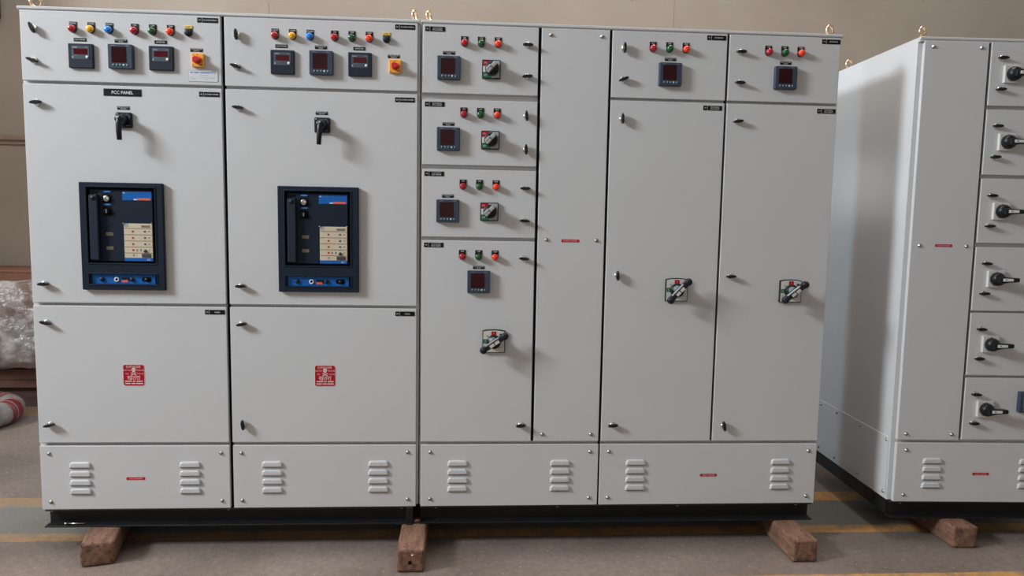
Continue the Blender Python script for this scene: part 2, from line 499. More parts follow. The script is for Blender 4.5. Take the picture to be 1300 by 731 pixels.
def tnc_switch(parent, x, z, lean):
    def plate():
        b = MB(); b.prism(rrect(.064, .062, .006), 0, -.011, M['black'], .003)
        b.prism(rrect(.052, .050, .003), -.0108, -.0116, M['acb'])
        b.text('TRIP  0  CLOSE', .004, .0225, -.0119, .0042, M['silver'], .03); b.lathe(-.0235, .0235, [(.003, -.0115), (.003, -.0122), (0, -.0123)], M['silver'], 10)
        b.box(.008, .026, -.0119, -.0115, -.0235, -.0222, M['silver']); b.box(.0225, .0237, -.0119, -.0115, .002, .018, M['silver'])
        return b.mesh('control_switch')
    def hub():
        b = MB(); b.lathe(0, 0, [(.021, -.011), (.0195, -.030), (.0165, -.052), (.012, -.056), (0, -.057)], M['black'], 22)
        b.lathe(0, .006, [(.004, -.056), (.004, -.058), (0, -.0585)], M['silver'], 10)
        return b.mesh('hub')
    def grip():
        b = MB()
        b.tube([(0, -.038, .012), (0, -.047, .000), (0, -.052, -.022), (0, -.053, -.050), (0, -.050, -.084)], [.012, .0125, .0115, .0105, .0095], M['black'], 12)
        return b.mesh('handle')
    o = put('control_switch', cached('tnc', plate), parent, (x, 0, z))
    put('hub', cached('tnch', hub), o); put('handle', cached('tncg', grip), o, (0, 0, 0), (0, math.radians(lean), 0)); return o

def small_rotary(parent, x, z):
    def plate():
        b = MB(); b.prism(rrect(.077, .077, .004), 0, -.012, M['black'], .002)
        w = .0345
        b.prism([(-w, -w), (w, -w), (w, w), (-w, w)], -.0118, -.0124, M['silver'])
        b.prism([(-w, .012), (-.004, .012), (-.004, w), (-w, w)], -.0122, -.0128, M['sign_red'])
        b.prism([(-w, -.012), (-.0205, -.012), (-.0205, .012), (-w, .012)], -.0122, -.0128, M['white'])
        b.prism([(-w, -w), (.002, -w), (.002, -.012), (-w, -.012)], -.0122, -.0128, M['green'])
        b.text('OFF', -.024, -.024, -.0130, .007, M['white'], .014); b.text('ON', -.026, .026, -.0130, .007, M['sign_white'], .012)
        return b.mesh('isolator_switch')
    def knob():
        b = MB(); b.lathe(.002, .001, [(.0285, -.012), (.0285, -.034), (.026, -.038), (0, -.038)], M['handle'], 28)
        b.prism(sh(rot2(rrect(.052, .017, .003), math.radians(47)), .000, .003), -.036, -.050, M['silver'], .003)
        b.prism(sh(rot2([(-.020, -.003), (.004, -.003), (.004, .003), (-.020, .003)], math.radians(47)), -.009, .008), -.049, -.0515, M['cream'])
        b.prism(sh(rot2([(-.002, -.0085), (.002, -.0085), (.002, .0085), (-.002, .0085)], math.radians(47)), .000, .003), -.0498, -.0508, M['trip_dark'])
        return b.mesh('knob')
    o = put('isolator_switch', cached('sr', plate), parent, (x, 0, z)); put('knob', cached('srk', knob), o); return o

def long_rotary(parent, x, z, ang):
    def plate():
        b = MB()
        w = .049
        out = [(-w, -w), (w, -w), (w, w-.002), (w*.6, w+.002), (0, w+.0035), (-w*.6, w+.002), (-w, w-.002)]
        b.prism(out, 0, -.012, M['black'], .002)
        b.prism([(px*.93, pz*.93) for px, pz in out], -.0118, -.0130, M['cream'])
        b.prism(sh(rrect(.021, .018, .001), 0, .036), -.0128, -.0135, M['sign_red'])
        b.prism(sh(rrect(.019, .018, .001), -.036, .001), -.0128, -.0135, M['green'])
        b.text('I', 0, .037, -.0138, .009, M['sign_white']); b.text('O', -.036, .001, -.0138, .007, M['cream'])
        b.box(-.032, -.024, -.0135, -.0129, .023, .026, M['trip_dark']); b.lathe(.030, .030, [(.006, -.0128), (.006, -.0136), (0, -.0137)], M['trip_dark'], 12)
        b.box(.020, .036, -.0135, -.0129, -.026, -.024, M['key'])
        return b.mesh('rotary_isolator')
    def hub():
        b = MB(); b.lathe(0, 0, [(.030, -.012), (.030, -.026), (.028, -.030), (.0175, -.031), (.0165, -.044), (0, -.044)], M['black'], 28)
        b.lathe(-.004, .006, [(.0165, -.0305), (.0160, -.045), (0, -.0455)], M['key'], 20)
        return b.mesh('hub')
    def grip():
        b = MB()
        bar = rrect(.106, .023, .004)
        b.prism(bar, -.044, -.064, M['handle'], .003)
        for sx in (-.0545, .0545):
            b.lathe(sx, 0, [(.012, -.046), (.0152, -.050), (.0160, -.057), (.0150, -.064), (.010, -.069), (0, -.071)], M['handle'], 20)
        for sx in (-.0125, .0125):
            b.prism(sh(rrect(.021, .0125, .001), sx, -.003), -.0638, -.0652, M['lightgrey'])
        b.prism([(-.038, .0085), (.030, .0085), (.030, .0122), (-.038, .0122)], -.0535, -.0650, M['silver'])
        return b.mesh('handle')
    o = put('rotary_isolator', cached('lr', plate), parent, (x, 0, z)); put('hub', cached('lrh', hub), o)
    put('handle', cached('lrg', grip), o, (0, 0, 0), (0, -math.radians(ang), 0)); return o

def side_rotary(parent, x, z):
    def plate():
        b = MB(); b.prism(rrect(.074, .075, .003), 0, -.013, M['lightgrey'], .0015)
        b.box(-.020, -.008, -.0134, -.0129, -.031, -.029, M['key']); b.box(-.004, .004, -.0134, -.0129, .030, .033, M['key'])
        return b.mesh('rotary_isolator')
    def hub():
        b = MB(); b.lathe(0, 0, [(.0305, -.013), (.030, -.026), (.027, -.036), (.019, -.043), (0, -.045)], M['black'], 26); return b.mesh('hub')
    def grip():
        b = MB()
        b.prism([(-.016, -.014), (.006, -.0165), (.026, -.0120), (.072, -.0095), (.075, -.006), (.075, .006), (.072, .0085), (.026, .0105), (.006, .0135), (-.016, .011)], -.036, -.058, M['black'], .003)
        b.prism([(-.002, -.0068), (.044, -.0055), (.044, .0050), (-.002, .0062)], -.0575, -.0592, M['white'])
        b.box(.008, .016, -.0597, -.0590, -.0025, .0025, M['key'])
        return b.mesh('handle')
    o = put('rotary_isolator', cached('sdr', plate), parent, (x, 0, z)); put('hub', cached('sdh', hub), o); put('handle', cached('sdg', grip), o); return o

def louvre(parent, x, z):
    def fn():
        b = MB()
        w, h = .088, .026
        pts = [(-w/2, -h/2), (w/2, -h/2), (w/2, h/2-.012), (w/2-.004, h/2-.004), (w/2-.012, h/2), (-w/2+.012, h/2), (-w/2+.004, h/2-.004), (-w/2, h/2-.012)]
        b.prism(pts, .0, -.0085, M['paint'], .0070, 3)
        b.box(-w/2+.003, w/2-.003, -.0050, -.0005, -h/2-.0008, -h/2+.0004, M['gasket'])  # dark strip painted in as the shadow under the louvre lip
        return b.mesh('louvre')
    return put('louvre', cached('louv', fn), parent, (x, 0, z))

def red_strip(parent, x, z, words):
    def fn():
        b = MB(); b.box(-.0385, .0385, -.0008, 0, -.006, .006, M['sign_red'])
        b.text(words, 0, 0, -.0012, .0052, M['sign_white'], .060); return b.mesh('warning_strip')
    return put('warning_strip', cached('rs'+words, fn), parent, (x, 0, z))

def danger_sign(parent, x, z):
    def fn():
        b = MB(); w, h = .089, .093
        b.prism(rrect(w, h, .009, 3), 0, -.0008, M['sign_white'])
        b.prism(rrect(w-.004, h-.004, .008, 3), -.0006, -.0012, M['sign_red'])
        Y = -.0016; W = M['sign_white']
        b.text('DANGER', 0, .0365, Y, .0105, W, .078)
        b.text('ELECTRIC', -.0265, .0215, Y, .0058, W, .032); b.text('PRESSURE', .027, .0215, Y, .0058, W, .031)
        b.text('415', -.0275, .0065, Y, .0062, W, .027); b.text('VOLTS', .0275, .0065, Y, .0062, W, .027)
        # skull and crossed bones
        sk = [(.0085*math.cos(a), .0235+.0085*math.sin(a)) for a in [math.radians(d) for d in range(-30, 211, 20)]]
        sk = sk + [(-.0045, .0165), (-.0045, .0125), (.0045, .0125), (.0045, .0165)]
        b.prism(sk, -.0011, Y, W)
        for ex in (-.0033, .0033):
            b.lathe(ex, .0225, [(.0019, Y+.0002), (.0019, Y-.0002), (0, Y-.0002)], M['sign_red'], 8)
        for a in (25, -25):
            b.prism(sh(rot2(rrect(.026, .003, .0014, 2), math.radians(a)), 0, .0055), -.0011, Y, W)
        b.text('\u0916\u0924\u0930\u093e', 0, -.0115, Y, .0165, W, .062)
        # two fine lines of small print
        for zz, segs in ((-.0255, ((-.036, -.008), (-.004, .006), (.011, .036))), (-.0355, ((-.036, -.014), (-.010, .006), (.009, .037)))):
            for x0, x1 in segs: b.box(x0, x1, Y, -.0011, zz-.0022, zz+.0022, W)
        return b.mesh('danger_sign')
    return put('danger_sign', cached('danger', fn), parent, (x, 0, z))

def data_plate(parent, x, z):
    def fn():
        b = MB(); w, h = .118, .044
        b.box(-w/2, w/2, -.0010, 0, -h/2, h/2, M['grey_ink'])
        b.prism(rrect(w-.003, h-.003, .003, 2), -.0008, -.0014, M['plate_white'])
        Y = -.0017
        for x0, x1 in ((-.051, -.041), (-.036, -.018), (-.013, .030), (.033, .039), (.043, .047)):
            b.box(x0, x1, Y, -.0013, .0125, .0172, M['blue_ink'])
        for zz, segs in ((.003, ((-.012, .020),)), (-.006, ((-.016, -.010), (-.006, .008), (.012, .046))), (-.012, ((.002, .018),))):
            for x0, x1 in segs: b.box(x0, x1, Y, -.0013, zz-.0009, zz+.0009, M['grey_ink'])
        b.prism(sh([(.0085*math.cos(2*PI*k/20), .0055*math.sin(2*PI*k/20)) for k in range(20)], -.040, -.007), -.0013, Y, M['grey_ink'])
        b.prism(sh([(.0070*math.cos(2*PI*k/20), .0036*math.sin(2*PI*k/20)) for k in range(20)], -.0392, -.0062), Y, Y-.0002, M['plate_white'])
        return b.mesh('data_plate')
    return put('data_plate', cached('dp', fn), parent, (x, 0, z))

def title_plate(parent, x, z):
    b = MB(); b.box(-.0745, .0745, -.0016, 0, -.0145, .0145, M['plate_black'], .0005)
    b.text('PCC PANEL', 0, 0, -.0020, .0125, M['engrave'], .084)
    b.text('PCC PANEL', .0006, .0004, -.0021, .0125, M['engrave'], .084)
    return b.build('title_plate', parent, (x, 0, z))

def breaker(parent, x, z):
    """draw-out air circuit breaker behind a bevelled bezel"""
    def bezel():
        b = MB(); m = M['acb']
        W, H = .166, .2205
        wx0, wx1, wz0, wz1 = -.139, .136, -.112, .203     # breaker window
        rx0, rx1, rz0, rz1 = -.143, .139, -.199, -.152    # racking window
        # frame bars with an outer bevelled rim
        b.box(-W, wx0, -.018, 0, -H, H, m, .0025); b.box(wx1, W, -.018, 0, -H, H, m, .0025)
        b.box(wx0-.005, wx1+.005, -.018, 0, wz1, H, m, .0025); b.box(wx0-.005, wx1+.005, -.018, 0, rz1, wz0, m, .0025)
        b.box(wx0-.005, wx1+.005, -.018, 0, -H, rz0, m, .0025)
        b.box(wx0-.004, wx1+.004, -.0012, 0, rz0-.003, wz1+.003, M['gasket'])
        for x0, x1, z0, z1 in ((wx0, wx1, wz0, wz1), (rx0+.004, rx1-.003, rz0, rz1)):   # raised inner lips
            for a in ((x0-.003, x0+.003, z0-.003, z1+.003), (x1-.003, x1+.003, z0-.003, z1+.003), (x0, x1, z0-.003, z0+.003), (x0, x1, z1-.003, z1+.003)):
                b.box(a[0], a[1], -.0205, -.010, a[2], a[3], m, .0018)
        return b.mesh('circuit_breaker')
    def face():
        b = MB(); b.box(-.129, .122, -.0075, -.001, -.103, .194, M['acb_face'], .003)
        b.box(-.118, -.094, -.0085, -.0070, .176, .185, M['gasket'], .001)
        for zz, mt in ((.055, 'acb'), (.0105, 'counter'), (-.0475, 'counter')):
            b.box(-.0695, -.0405, -.0082, -.0070, zz-.0068, zz+.0068, M[mt], .0006)
        for zz in (.0105, -.0475): b.text('00421' if zz > 0 else '50', -.055, zz, -.0086, .006, M['trip_dark'], .02)
        return b.mesh('breaker_face')
    def handle():
        b = MB(); b.prism([(-.1255, .160), (-.1215, .170), (-.0945, .170), (-.0905, .160), (-.0905, -.096), (-.1255, -.096)], -.007, -.026, M['acb_handle'], .0035)
        b.lathe(-.108, .157, [(.0095, -.0258), (.009, -.0285), (0, -.029)], M['handle'], 18)
        return b.mesh('charging_handle')
    def btn(zc, mt):
        b = MB(); b.prism(sh(rrect(.036, .036, .006), -.059, zc), -.0072, -.0090, M['gasket'])
        b.lathe(-.060, zc, [(.0125, -.0088), (.0125, -.0150), (.010, -.0170), (0, -.0172)], M[mt], 20)
        b.box(-.0612, -.0588, -.0178, -.0170, zc-.007, zc+.007, M['trip_dark' if mt == 'chrome' else 'silver'])
        return b.mesh('push_button')
    def tagm():
        b = MB()
        for zc in (.1835, .1310):
            b.box(-.0735, -.0430, -.0092, -.0072, zc-.0040, zc+.0040, M['acb_blue'], .0006)
            b.text('PUSH ON' if zc > .15 else 'PUSH OFF', -.0583, zc, -.0096, .0036, M['engrave'], .018)
        return b.mesh('button_label')
    def label():
        b = MB(); b.box(.0010, .1185, -.0086, -.0072, .1495, .1855, M['acb_blue'], .0005)
        b.box(.062, .113, -.0090, -.0085, .1505, .1590, M['orange_tag']); b.box(.046, .061, -.0090, -.0085, .1510, .1555, M['engrave'])
        for x0, x1 in ((.004, .012), (.016, .040), (.043, .066)): b.box(x0, x1, -.0090, -.0085, .1785, .1815, M['dot_blue'] if x0 > .014 else M['engrave'])
        return b.mesh('name_label')
    def trip():
        b = MB(); b.box(.0050, .1185, -.0120, -.0072, -.0870, .0550, M['trip'], .001)
        Y = -.0124
        for zz in (.0350, .0090, -.0165, -.0415, -.0665):
            b.box(.0060, .1180, Y, -.0118, zz-.0011, zz+.0011, M['trip_line'])
        for zz in (.0225, -.0040, -.0292, -.0545):
            b.box(.0365, .0440, Y-.0004, -.0118, zz-.0036, zz+.0036, M['dot_red'])
            if zz > -.05: b.box(.0845, .0925, Y-.0004, -.0118, zz-.0036, zz+.0036, M['dot_blue'])
            b.box(.104, .107, Y, -.0118, zz-.002, zz+.003, M['trip_dark'])
        for x0, x1 in ((.0540, .0575), (.0690, .0725)): b.box(x0, x1, Y, -.0118, -.0590, -.0500, M['trip_dark'])
        b.lathe(.0885, -.0580, [(.0068, -.0118), (.0065, -.0160), (0, -.0165)], M['trip_dark'], 14)
        b.box(.0740, .1110, -.0140, -.0118, -.0845, -.0690, M['trip_dark'], .001)
        b.box(.0390, .0440, Y, -.0118, -.0800, -.0720, M['key'])
        b.box(.0050, .0230, Y, -.0118, .0400, .0550, M['silver']); b.box(.0750, .1100, Y, -.0118, .0390, .0480, M['counter'])
        for sx in (.0050, .1175): b.lathe(sx, .0545, [(.0036, -.0118), (.003, -.0150), (0, -.0155)], M['screw'], 10)
        return b.mesh('trip_unit')
    def strip():
        b = MB(); b.box(.0050, .1185, -.0120, -.0072, -.1000, -.0870, M['acb_blue'], .0005)
        b.text('INT', .1010, -.0935, -.0124, .0065, M['engrave'], .022); return b.mesh('strip_label')
    def rack():
        b = MB(); b.box(-.130, .124, -.0085, -.001, -.196, -.155, M['acb_blue'], .001)
        b.box(-.141, -.131, -.0125, -.001, -.197, -.154, M['acb_handle'], .002)
        b.box(-.013, .020, -.0090, -.0083, -.184, -.168, M['acb_face']); b.box(-.012, .013, -.0094, -.0088, -.188, -.179, M['orange_tag'])
        b.prism(sh(rrect(.040, .020, .0095), .0890, -.176), -.0083, -.0092, M['gasket'])
        return b.mesh('racking_panel')
    def rknob(cx, r, mt):
        b = MB(); b.lathe(cx, -.1765, [(r, -.0083), (r, -.0125), (r*.8, -.0150), (0, -.0152)], M[mt], 18); return b.mesh('racking_knob')
    def ring():
        b = MB(); b.lathe(-.0310, -.1770, [(.0098, -.0083), (.0098, -.0120), (.0058, -.0125), (.0050, -.0100)], M['white'], 22)
        b.lathe(-.0310, -.1770, [(.0050, -.0101), (.0050, -.0104), (0, -.0104)], M['gasket'], 18); return b.mesh('socket_ring')
    o = put('circuit_breaker', cached('acb', bezel), parent, (x, 0, z))
    put('breaker_face', cached('acbf', face), o); put('charging_handle', cached('acbh', handle), o)
    put('push_button', cached('acb1', lambda: btn(.1555, 'chrome')), o); put('push_button', cached('acb2', lambda: btn(.1040, 'gasket')), o)
    put('button_label', cached('acbt', tagm), o); put('name_label', cached('acbl', label), o)
    put('trip_unit', cached('acbu', trip), o); put('strip_label', cached('acbs', strip), o); put('racking_panel', cached('acbr', rack), o)
    for cx, r in ((-.090, .0092), (.0305, .0088), (.0890, .0078)):
        put('racking_knob', cached('rk%g' % cx, lambda: rknob(cx, r, 'handle')), o)
    put('socket_ring', cached('acbo', ring), o)
    return o

# ------------------------------------------------------------------ enclosure pieces
ZB, ZL, ZD, ZT, ZR = .175, .453, .467, 2.238, 2.2535
D = .84
def door(parent, x0, x1, z0, z1, name='door'):
    b = MB(); b.box(x0, x1, 0, .020, z0, z1, M['paint'], .0022, 2)
    return b.build(name, parent)

def enclosure(root, W, x_in=.0, top=ZR):
    b = MB()
    b.box(x_in, W, .022, D, ZB, top-.003, M['paint_body'], .002)
    b.build('body', root)
    b = MB(); b.box(x_in, W, .0, .030, top-.011, top, M['paint_body'], .002, 2); b.box(x_in+.0005, W-.0005, .028, D, top-.004, top, M['paint_body'], .001)
    b.box(x_in, W, .004, .0225, ZT+.002, top-.010, M['paint_body'])
    b.build('roof', root)

def base(root, x0, x1, holes=()):
    """75 mm rolled channels under the body, open side outwards"""
    b = MB(); c = M['channel']
    b.box(x0, x1, .034, .041, .1000, ZB, c)
    b.box(x0, x1, -.012, .036, .1000, .1065, c, .001); b.box(x0, x1, -.002, .036, ZB-.0065, ZB-.0002, c, .001)
    for hx in holes:
        b.bm.verts.ensure_lookup_table()
        vs = [b.bm.verts.new((hx+.0085*math.cos(2*PI*k/16), .006+.0065*math.sin(2*PI*k/16), .1068)) for k in range(16)]
        f = b.bm.faces.new(vs); f.material_index = b.mi(M['gasket'])
    b.build('base_channel', root)
    b = MB(); b.box(x0, x1, D-.051, D-.044, .1, ZB, c); b.box(x0, x1, D-.046, D-.002, .1, .1065, c); b.box(x0, x1, D-.046, D-.006, ZB-.0065, ZB, c)
    b.build('base_channel', root)
    for xa, xb in ((x0+.006, x0+.013), (x1-.013, x1-.006)):
        b = MB(); b.box(xa, xb, .041, D-.051, .1, ZB, c); b.build('base_channel', root)

def base_bolt(root, x):
    def fn():
        b = MB(); b.lathe(0, 0, [(.0075, -.001), (.0075, .004), (.0045, .0045), (.0040, .011), (0, .012)], M['lightgrey'], 10); return b.mesh('base_bolt')
    return put('base_bolt', cached('bb', fn), root, (x, .006, .1680), (PI/2, 0, 0))

def eye_bolt(root, x, y, rz, z=ZR):
    def fn():
        b = MB()
        R, r = .0200, .0062
        b.tube([(R*math.cos(2*PI*k/24), 0, .0275+R*math.sin(2*PI*k/24)) for k in range(24)], r, M['brass'], 8, closed=True)
        b.tube([(0, 0, 0), (0, 0, .006)], [.011, .0085], M['brass'], 14)
        return b.mesh('eye_bolt')
    return put('eye_bolt', cached('eb', fn), root, (x, y, z), (0, 0, math.radians(rz)))

def gasket(root, x0, x1, z0, z1):
    b = MB(); b.box(x0, x1, .0135, .0220, z0, z1, M['gasket']); b.build('gasket', root)

def lower_panel(root, x0, x1, sx0, sx1, lv, strip=None, words='CABLE CHAMBER'):
    p = door(root, x0, x1, ZB, ZL, 'louvred_panel')
    for sx in (sx0, sx1):
        for zz in (.4190, .2080): screw(p, sx, zz)
    for lx in lv:
        for k in range(4): louvre(p, lx, .3700-.0383*k)
    if strip is not None: red_strip(p, strip, .3090, words)
    return p

# ================================================================== LEFT SECTION
A = thing('switchboard_section', 'wide grey switchboard section with two dark blue circuit breakers and two danger signs', 'electrical cabinet', (0, 0, 0))
enclosure(A, 1.5985); base(A, .022, 1.575, (1.475, .115))
for bx in (.048, .785, 1.528): base_bolt(A, bx)
for ex, ey, rz in ((.049, .05, 40), (1.572, .05, 70), (.049, .70, 40), (1.572, .70, 70)): eye_bolt(A, ex, ey, rz)
b = MB(); b.box(1.548, 1.578, -.014, .000, .1, ZB-.001, M['channel'], .001); b.box(1.548, 1.575, -.022, -.010, .1, .1065, M['channel'], .001); b.build('joint_bracket', A)
gasket(A, .7945, .8050, ZB, ZT)
for ox, (x0, x1) in ((0, (.010, .7926)), (.7945, (.8071, 1.589))):
    first = ox == 0
    d1 = door(A, x0, x1, 1.9634, ZT)
    for dx, zz, an in ((.0635, 2.166, 112 if first else 92), (.0590, 2.041, 163 if first else 165)): latch(d1, ox+dx, zz, an)
    for k, (c, t) in enumerate((('red', 'R PHASE'), ('yellow', 'Y PHASE'), ('blue', 'B PHASE'), ('red', 'ON'), ('green', 'OFF'), ('orange', 'TRIP'))):
        lamp(A, ox+.2158+.0703*k+(.0290 if k > 2 else 0), 2.1685, c, t)
    push_button(A, ox+.2158+.0703*6+.029, 2.1685)
    for cx, t in ((.2385, ['VOLTMETER']), (.3975, ['MULTIFUNCTION', 'METER']), (.5535, ['AMMETER'])): caption(d1, ox+cx+.002, 2.128, t)
    caption(d1, ox+.696, 2.1013, ['SPACE HEATER', 'SWITCH'])
    ammeter(A, ox+.2455, 2.063); multimeter(A, ox+.4025, 2.064); ammeter(A, ox+.5585, 2.063)
    yellow_switch(A, ox+.7025, 2.060)
    nameplate(d1, ox+.7425, 2.2205, '%dF1' % (1 if first else 2), ['INCOMER METERING'])
    if first: data_plate(d1, .7205, 1.9980)
    d2 = door(A, x0, x1, 1.0630, 1.9510)
    latch(d2, ox+.0645, 1.8760, 8 if first else -5); latch(d2, ox+.0630, 1.1410, 0)
    if first: title_plate(d2, .3990, 1.9241)
    caption(d2, ox+.4005, 1.8630, ['BREAKER CONTROL', 'SWITCH'])
    tnc_switch(A, ox+.4035, 1.8138, 0 if first else 4)
    breaker(A, ox+.3860, 1.3405)
    nameplate(d2, ox+.7425, 1.9265, '%dF2' % (1 if first else 2), ['INCOMER CHAMBER'])
    d3 = door(A, x0, x1, ZD, 1.0510)
    latch(d3, ox+.0640, .9798, -14 if first else 8); latch(d3, ox+.0610, .5462, 10 if first else 97)
    danger_sign(d3, ox+.4060, .7583)
    nameplate(d3, ox+.7455, 1.0290, '%dF3' % (1 if first else 2), ['CABLE'])
lower_panel(A, .010, .7935, .0475, .7585, (.1740, .6280), .4000)
lower_panel(A, .8080, 1.5895, .8440, 1.5540, (.9735, 1.4275))

# ================================================================== RIGHT SECTION
OX = 1.6025
B_ = thing('switchboard_section', 'grey switchboard section with narrow busbar cover and three long charcoal rotary handles', 'electrical cabinet', (OX, 0, 0))
def bx(v): return v-OX
enclosure(B_, 3.4035-OX); base(B_, bx(1.607), bx(3.383), (bx(1.700), bx(3.262)))
for v in (1.677, 2.2165, 2.760, 3.311): base_bolt(B_, bx(v))
for v, y, rz in ((1.6315, .05, 70), (3.368, .05, 25), (1.6315, .70, 70), (3.368, .70, 55)): eye_bolt(B_, bx(v), y, rz)
gasket(B_, bx(2.0935), bx(2.1025), ZD, ZT); gasket(B_, bx(2.3945), bx(2.4020), ZB, ZT); gasket(B_, bx(2.8995), bx(2.9060), ZD, ZT)
c0, c1 = bx(1.6097), bx(2.0916)
rows = ((1.9586, ZT, 2.1638, 2.0600), (1.6635, 1.9330, 1.8737, 1.7695), (1.3604, 1.6455, 1.5750, 1.4700), (ZD, 1.3460, 1.2775, None))
for i, (z0, z1, zl, zm) in enumerate(rows):
    d = door(B_, c0, c1, z0, z1)
    for k, (c, t) in enumerate((('red', 'ON'), ('green', 'OFF'), ('orange', 'TRIP'))): lamp(B_, bx(1.7820+.0698*k), zl, c, t)
    nameplate(d, bx(1.6605), z1-.0205, 'F%d' % (i+2), ['OUTGOING', '250A FEEDER'] if i < 3 else ['OUTGOING', '400A FEEDER'])
    if zm:
        multimeter(B_, bx(1.7185), zm); caption(d, bx(1.7180), zm+.0630, ['MULTIFUNCTION', 'METER'])
        small_rotary(B_, bx(1.8945), zm)
    else:
        multimeter(B_, bx(1.8525), 1.1710); caption(d, bx(1.8530), 1.2320, ['MULTIFUNCTION', 'METER'])
        long_rotary(B_, bx(1.9215), .9130, 34)
    l2 = ((2.1640, 0), (2.0355, 5), (1.8728, 95), (1.7340, 92), (1.5709, 0), (1.4337, -3), (1.2728, -3), (.5417, 5))
    for zz, an in l2[2*i:2*i+2]: latch(d, bx(2.0455), zz, an)
m = door(B_, bx(2.1043), bx(2.3926), ZD, ZT, 'busbar_cover')
for sx in (2.1425, 2.3585):
    for zz in (2.2095, 1.3548, .4985): screw(m, bx(sx), zz)
red_strip(m, bx(2.2455), 1.3517, 'BUSBAR CHAMBER')
for x0, x1, sx, lx, mx, rx, nx, an, code, ls in (
        (2.4037, 2.8975, 2.5765, 2.4535, 2.6515, 2.7160, 2.8475, 47, 'F6', ((2.1650, 90), (2.0365, 20), (1.8730, 92), (1.2050, 92), (.5415, 5))),
        (2.9075, 3.3939, 3.0770, 2.9550, 3.1535, 3.2275, 3.3500, 38.5, 'F7', ((2.1650, 0), (2.0365, -2), (1.8740, 8), (1.2075, 3), (.5380, 98)))):
    d = door(B_, bx(x0), bx(x1), 1.9615, ZT)
    for k, (c, t) in enumerate((('red', 'ON'), ('green', 'OFF'), ('orange', 'TRIP'))): lamp(B_, bx(sx+.0708*k), 2.1672, c, t)
    multimeter(B_, bx(mx), 2.0615); caption(d, bx(mx+.002), 2.1258, ['MULTIFUNCTION', 'METER'])
    nameplate(d, bx(nx+.0015), 2.2205, code, ['METERING'])
    for zz, a in ls[:2]: latch(d, bx(lx), zz, a)
    d = door(B_, bx(x0), bx(x1), ZD, 1.9500)
    for zz, a in ls[2:]: latch(d, bx(lx), zz, a)
    nameplate(d, bx(nx-.003), 1.9282, code, ['OUTGOING', '630A FEEDER'])
    long_rotary(B_, bx(rx), 1.1450, an)
lower_panel(B_, c0, bx(2.3945), bx(1.6515), bx(2.3575), (bx(1.7720), bx(2.2250)))
lower_panel(B_, bx(2.4020), bx(3.3939), bx(2.4420), bx(3.3560), (bx(2.5640), bx(3.2280)), bx(2.8976))

# ================================================================== SEPARATE CABINET AT THE RIGHT
R_ = thing('distribution_cabinet', 'separate light grey cabinet at right edge with a column of black rotary switches', 'electrical cabinet', (3.7554, .0088, 0), -.03593)
WR = .83
enclosure(R_, WR, 0., ZR+.0058)
base(R_, .006, WR-.006)
base_bolt(R_, .055)
for ex, ey, rz in ((.024, .03, 25), (.03, .69, 20)): eye_bolt(R_, ex, ey, rz, ZR+.0058)
gasket(R_, .3065, .3170, ZD, ZT)
m = door(R_, .020, .3056, ZD, ZT+.004, 'busbar_cover')
for sx in (.0595, .2720):
    for zz in (2.2170, 1.3545, .4945): screw(m, sx, zz)
red_strip(m, .1681, 1.3563, 'BUSBAR CHAMBER')
for i, (z0, z1, zs) in enumerate(((1.9718, ZT+.004, 2.1065), (1.6717, 1.9555, 1.8150), (1.3706, 1.6560, 1.5120), (1.0660, 1.3528, 1.2110), (.7705, 1.0560, .9150), (ZD+.003, .7584, .6160))):
    d = door(R_, .3178, .8130, z0, z1)
    latch(d, .3632, zs+.0685, 0); latch(d, .3632, zs-.066, 3)
    side_rotary(R_, .4125, zs)
    if i == 5: multimeter(R_, .6110, .6510, True)
p = lower_panel(R_, .020, .8130, .0665, .772, (.1900, .6420), .4212)
b = MB(); b.box(-.0035, .0, .030, .728, .198, .470, M['paint_body'], .001); sp = b.build('side_cover', R_)
for y, z in ((.044, .4538), (.285, .4500), (.525, .4480), (.044, .2083), (.280, .2083), (.523, .2060), (.705, .4470), (.705, .2060)):
    put('screw', cached('screw', mesh_screw), sp, (-.0035, y, z), (0, 0, -PI/2))

# ================================================================== TIMBER BLOCKS
def timber(label, x0, x1, yf, ln, seed, group='timber blocks under the cabinets', hole=False, rz=0.):
    w, h = x1-x0, .0995
    bm = bmesh.new(); bmesh.ops.create_cube(bm, size=1)
    for v in bm.verts: v.co = Vector((v.co.x*w, v.co.y*ln, v.co.z*h))
    bmesh.ops.bevel(bm, geom=list(bm.edges), offset=.011, segments=3, profile=.5, affect='EDGES')
    bmesh.ops.triangulate(bm, faces=[f for f in bm.faces if len(f.verts) > 4])
    bmesh.ops.subdivide_edges(bm, edges=[e for e in bm.edges if e.calc_length() > .05], cuts=9, use_grid_fill=True)
    for v in bm.verts:
        n = noise.noise_vector(v.co*14+Vector((seed*7.3, seed*3.1, 0)))*.0042 + noise.noise_vector(v.co*45+Vector((seed, 0, seed)))*.0015
        if v.co.z > h/2-.013 or v.co.z < -h/2+.013: n.z *= .12 if abs(v.co.z) > h/2-.002 else .3
        v.co += n
        v.co.z = max(-h/2, min(h/2, v.co.z))
    for f in bm.faces: f.smooth = True
    me = bpy.data.meshes.new('timber_block'); bm.to_mesh(me); bm.free(); me.materials.append(M['wood'])
    o = put('timber_block', me, None, ((x0+x1)/2-math.sin(rz)*ln/2, yf+math.cos(rz)*ln/2, h/2), (0, 0, rz))
    tag(o, label, 'timber block', group)
    if hole:
        b = MB(); b.lathe(-.002, -.006, [(.0085, -ln/2-.0025), (.006, -ln/2-.0035), (0, -ln/2-.0035)], M['gasket'], 10)
        b.lathe(.008, .026, [(.004, -ln/2-.002), (.003, -ln/2-.0050), (0, -ln/2-.0050)], M['cream'], 8)
        b.build('nail_hole', o)
    return o
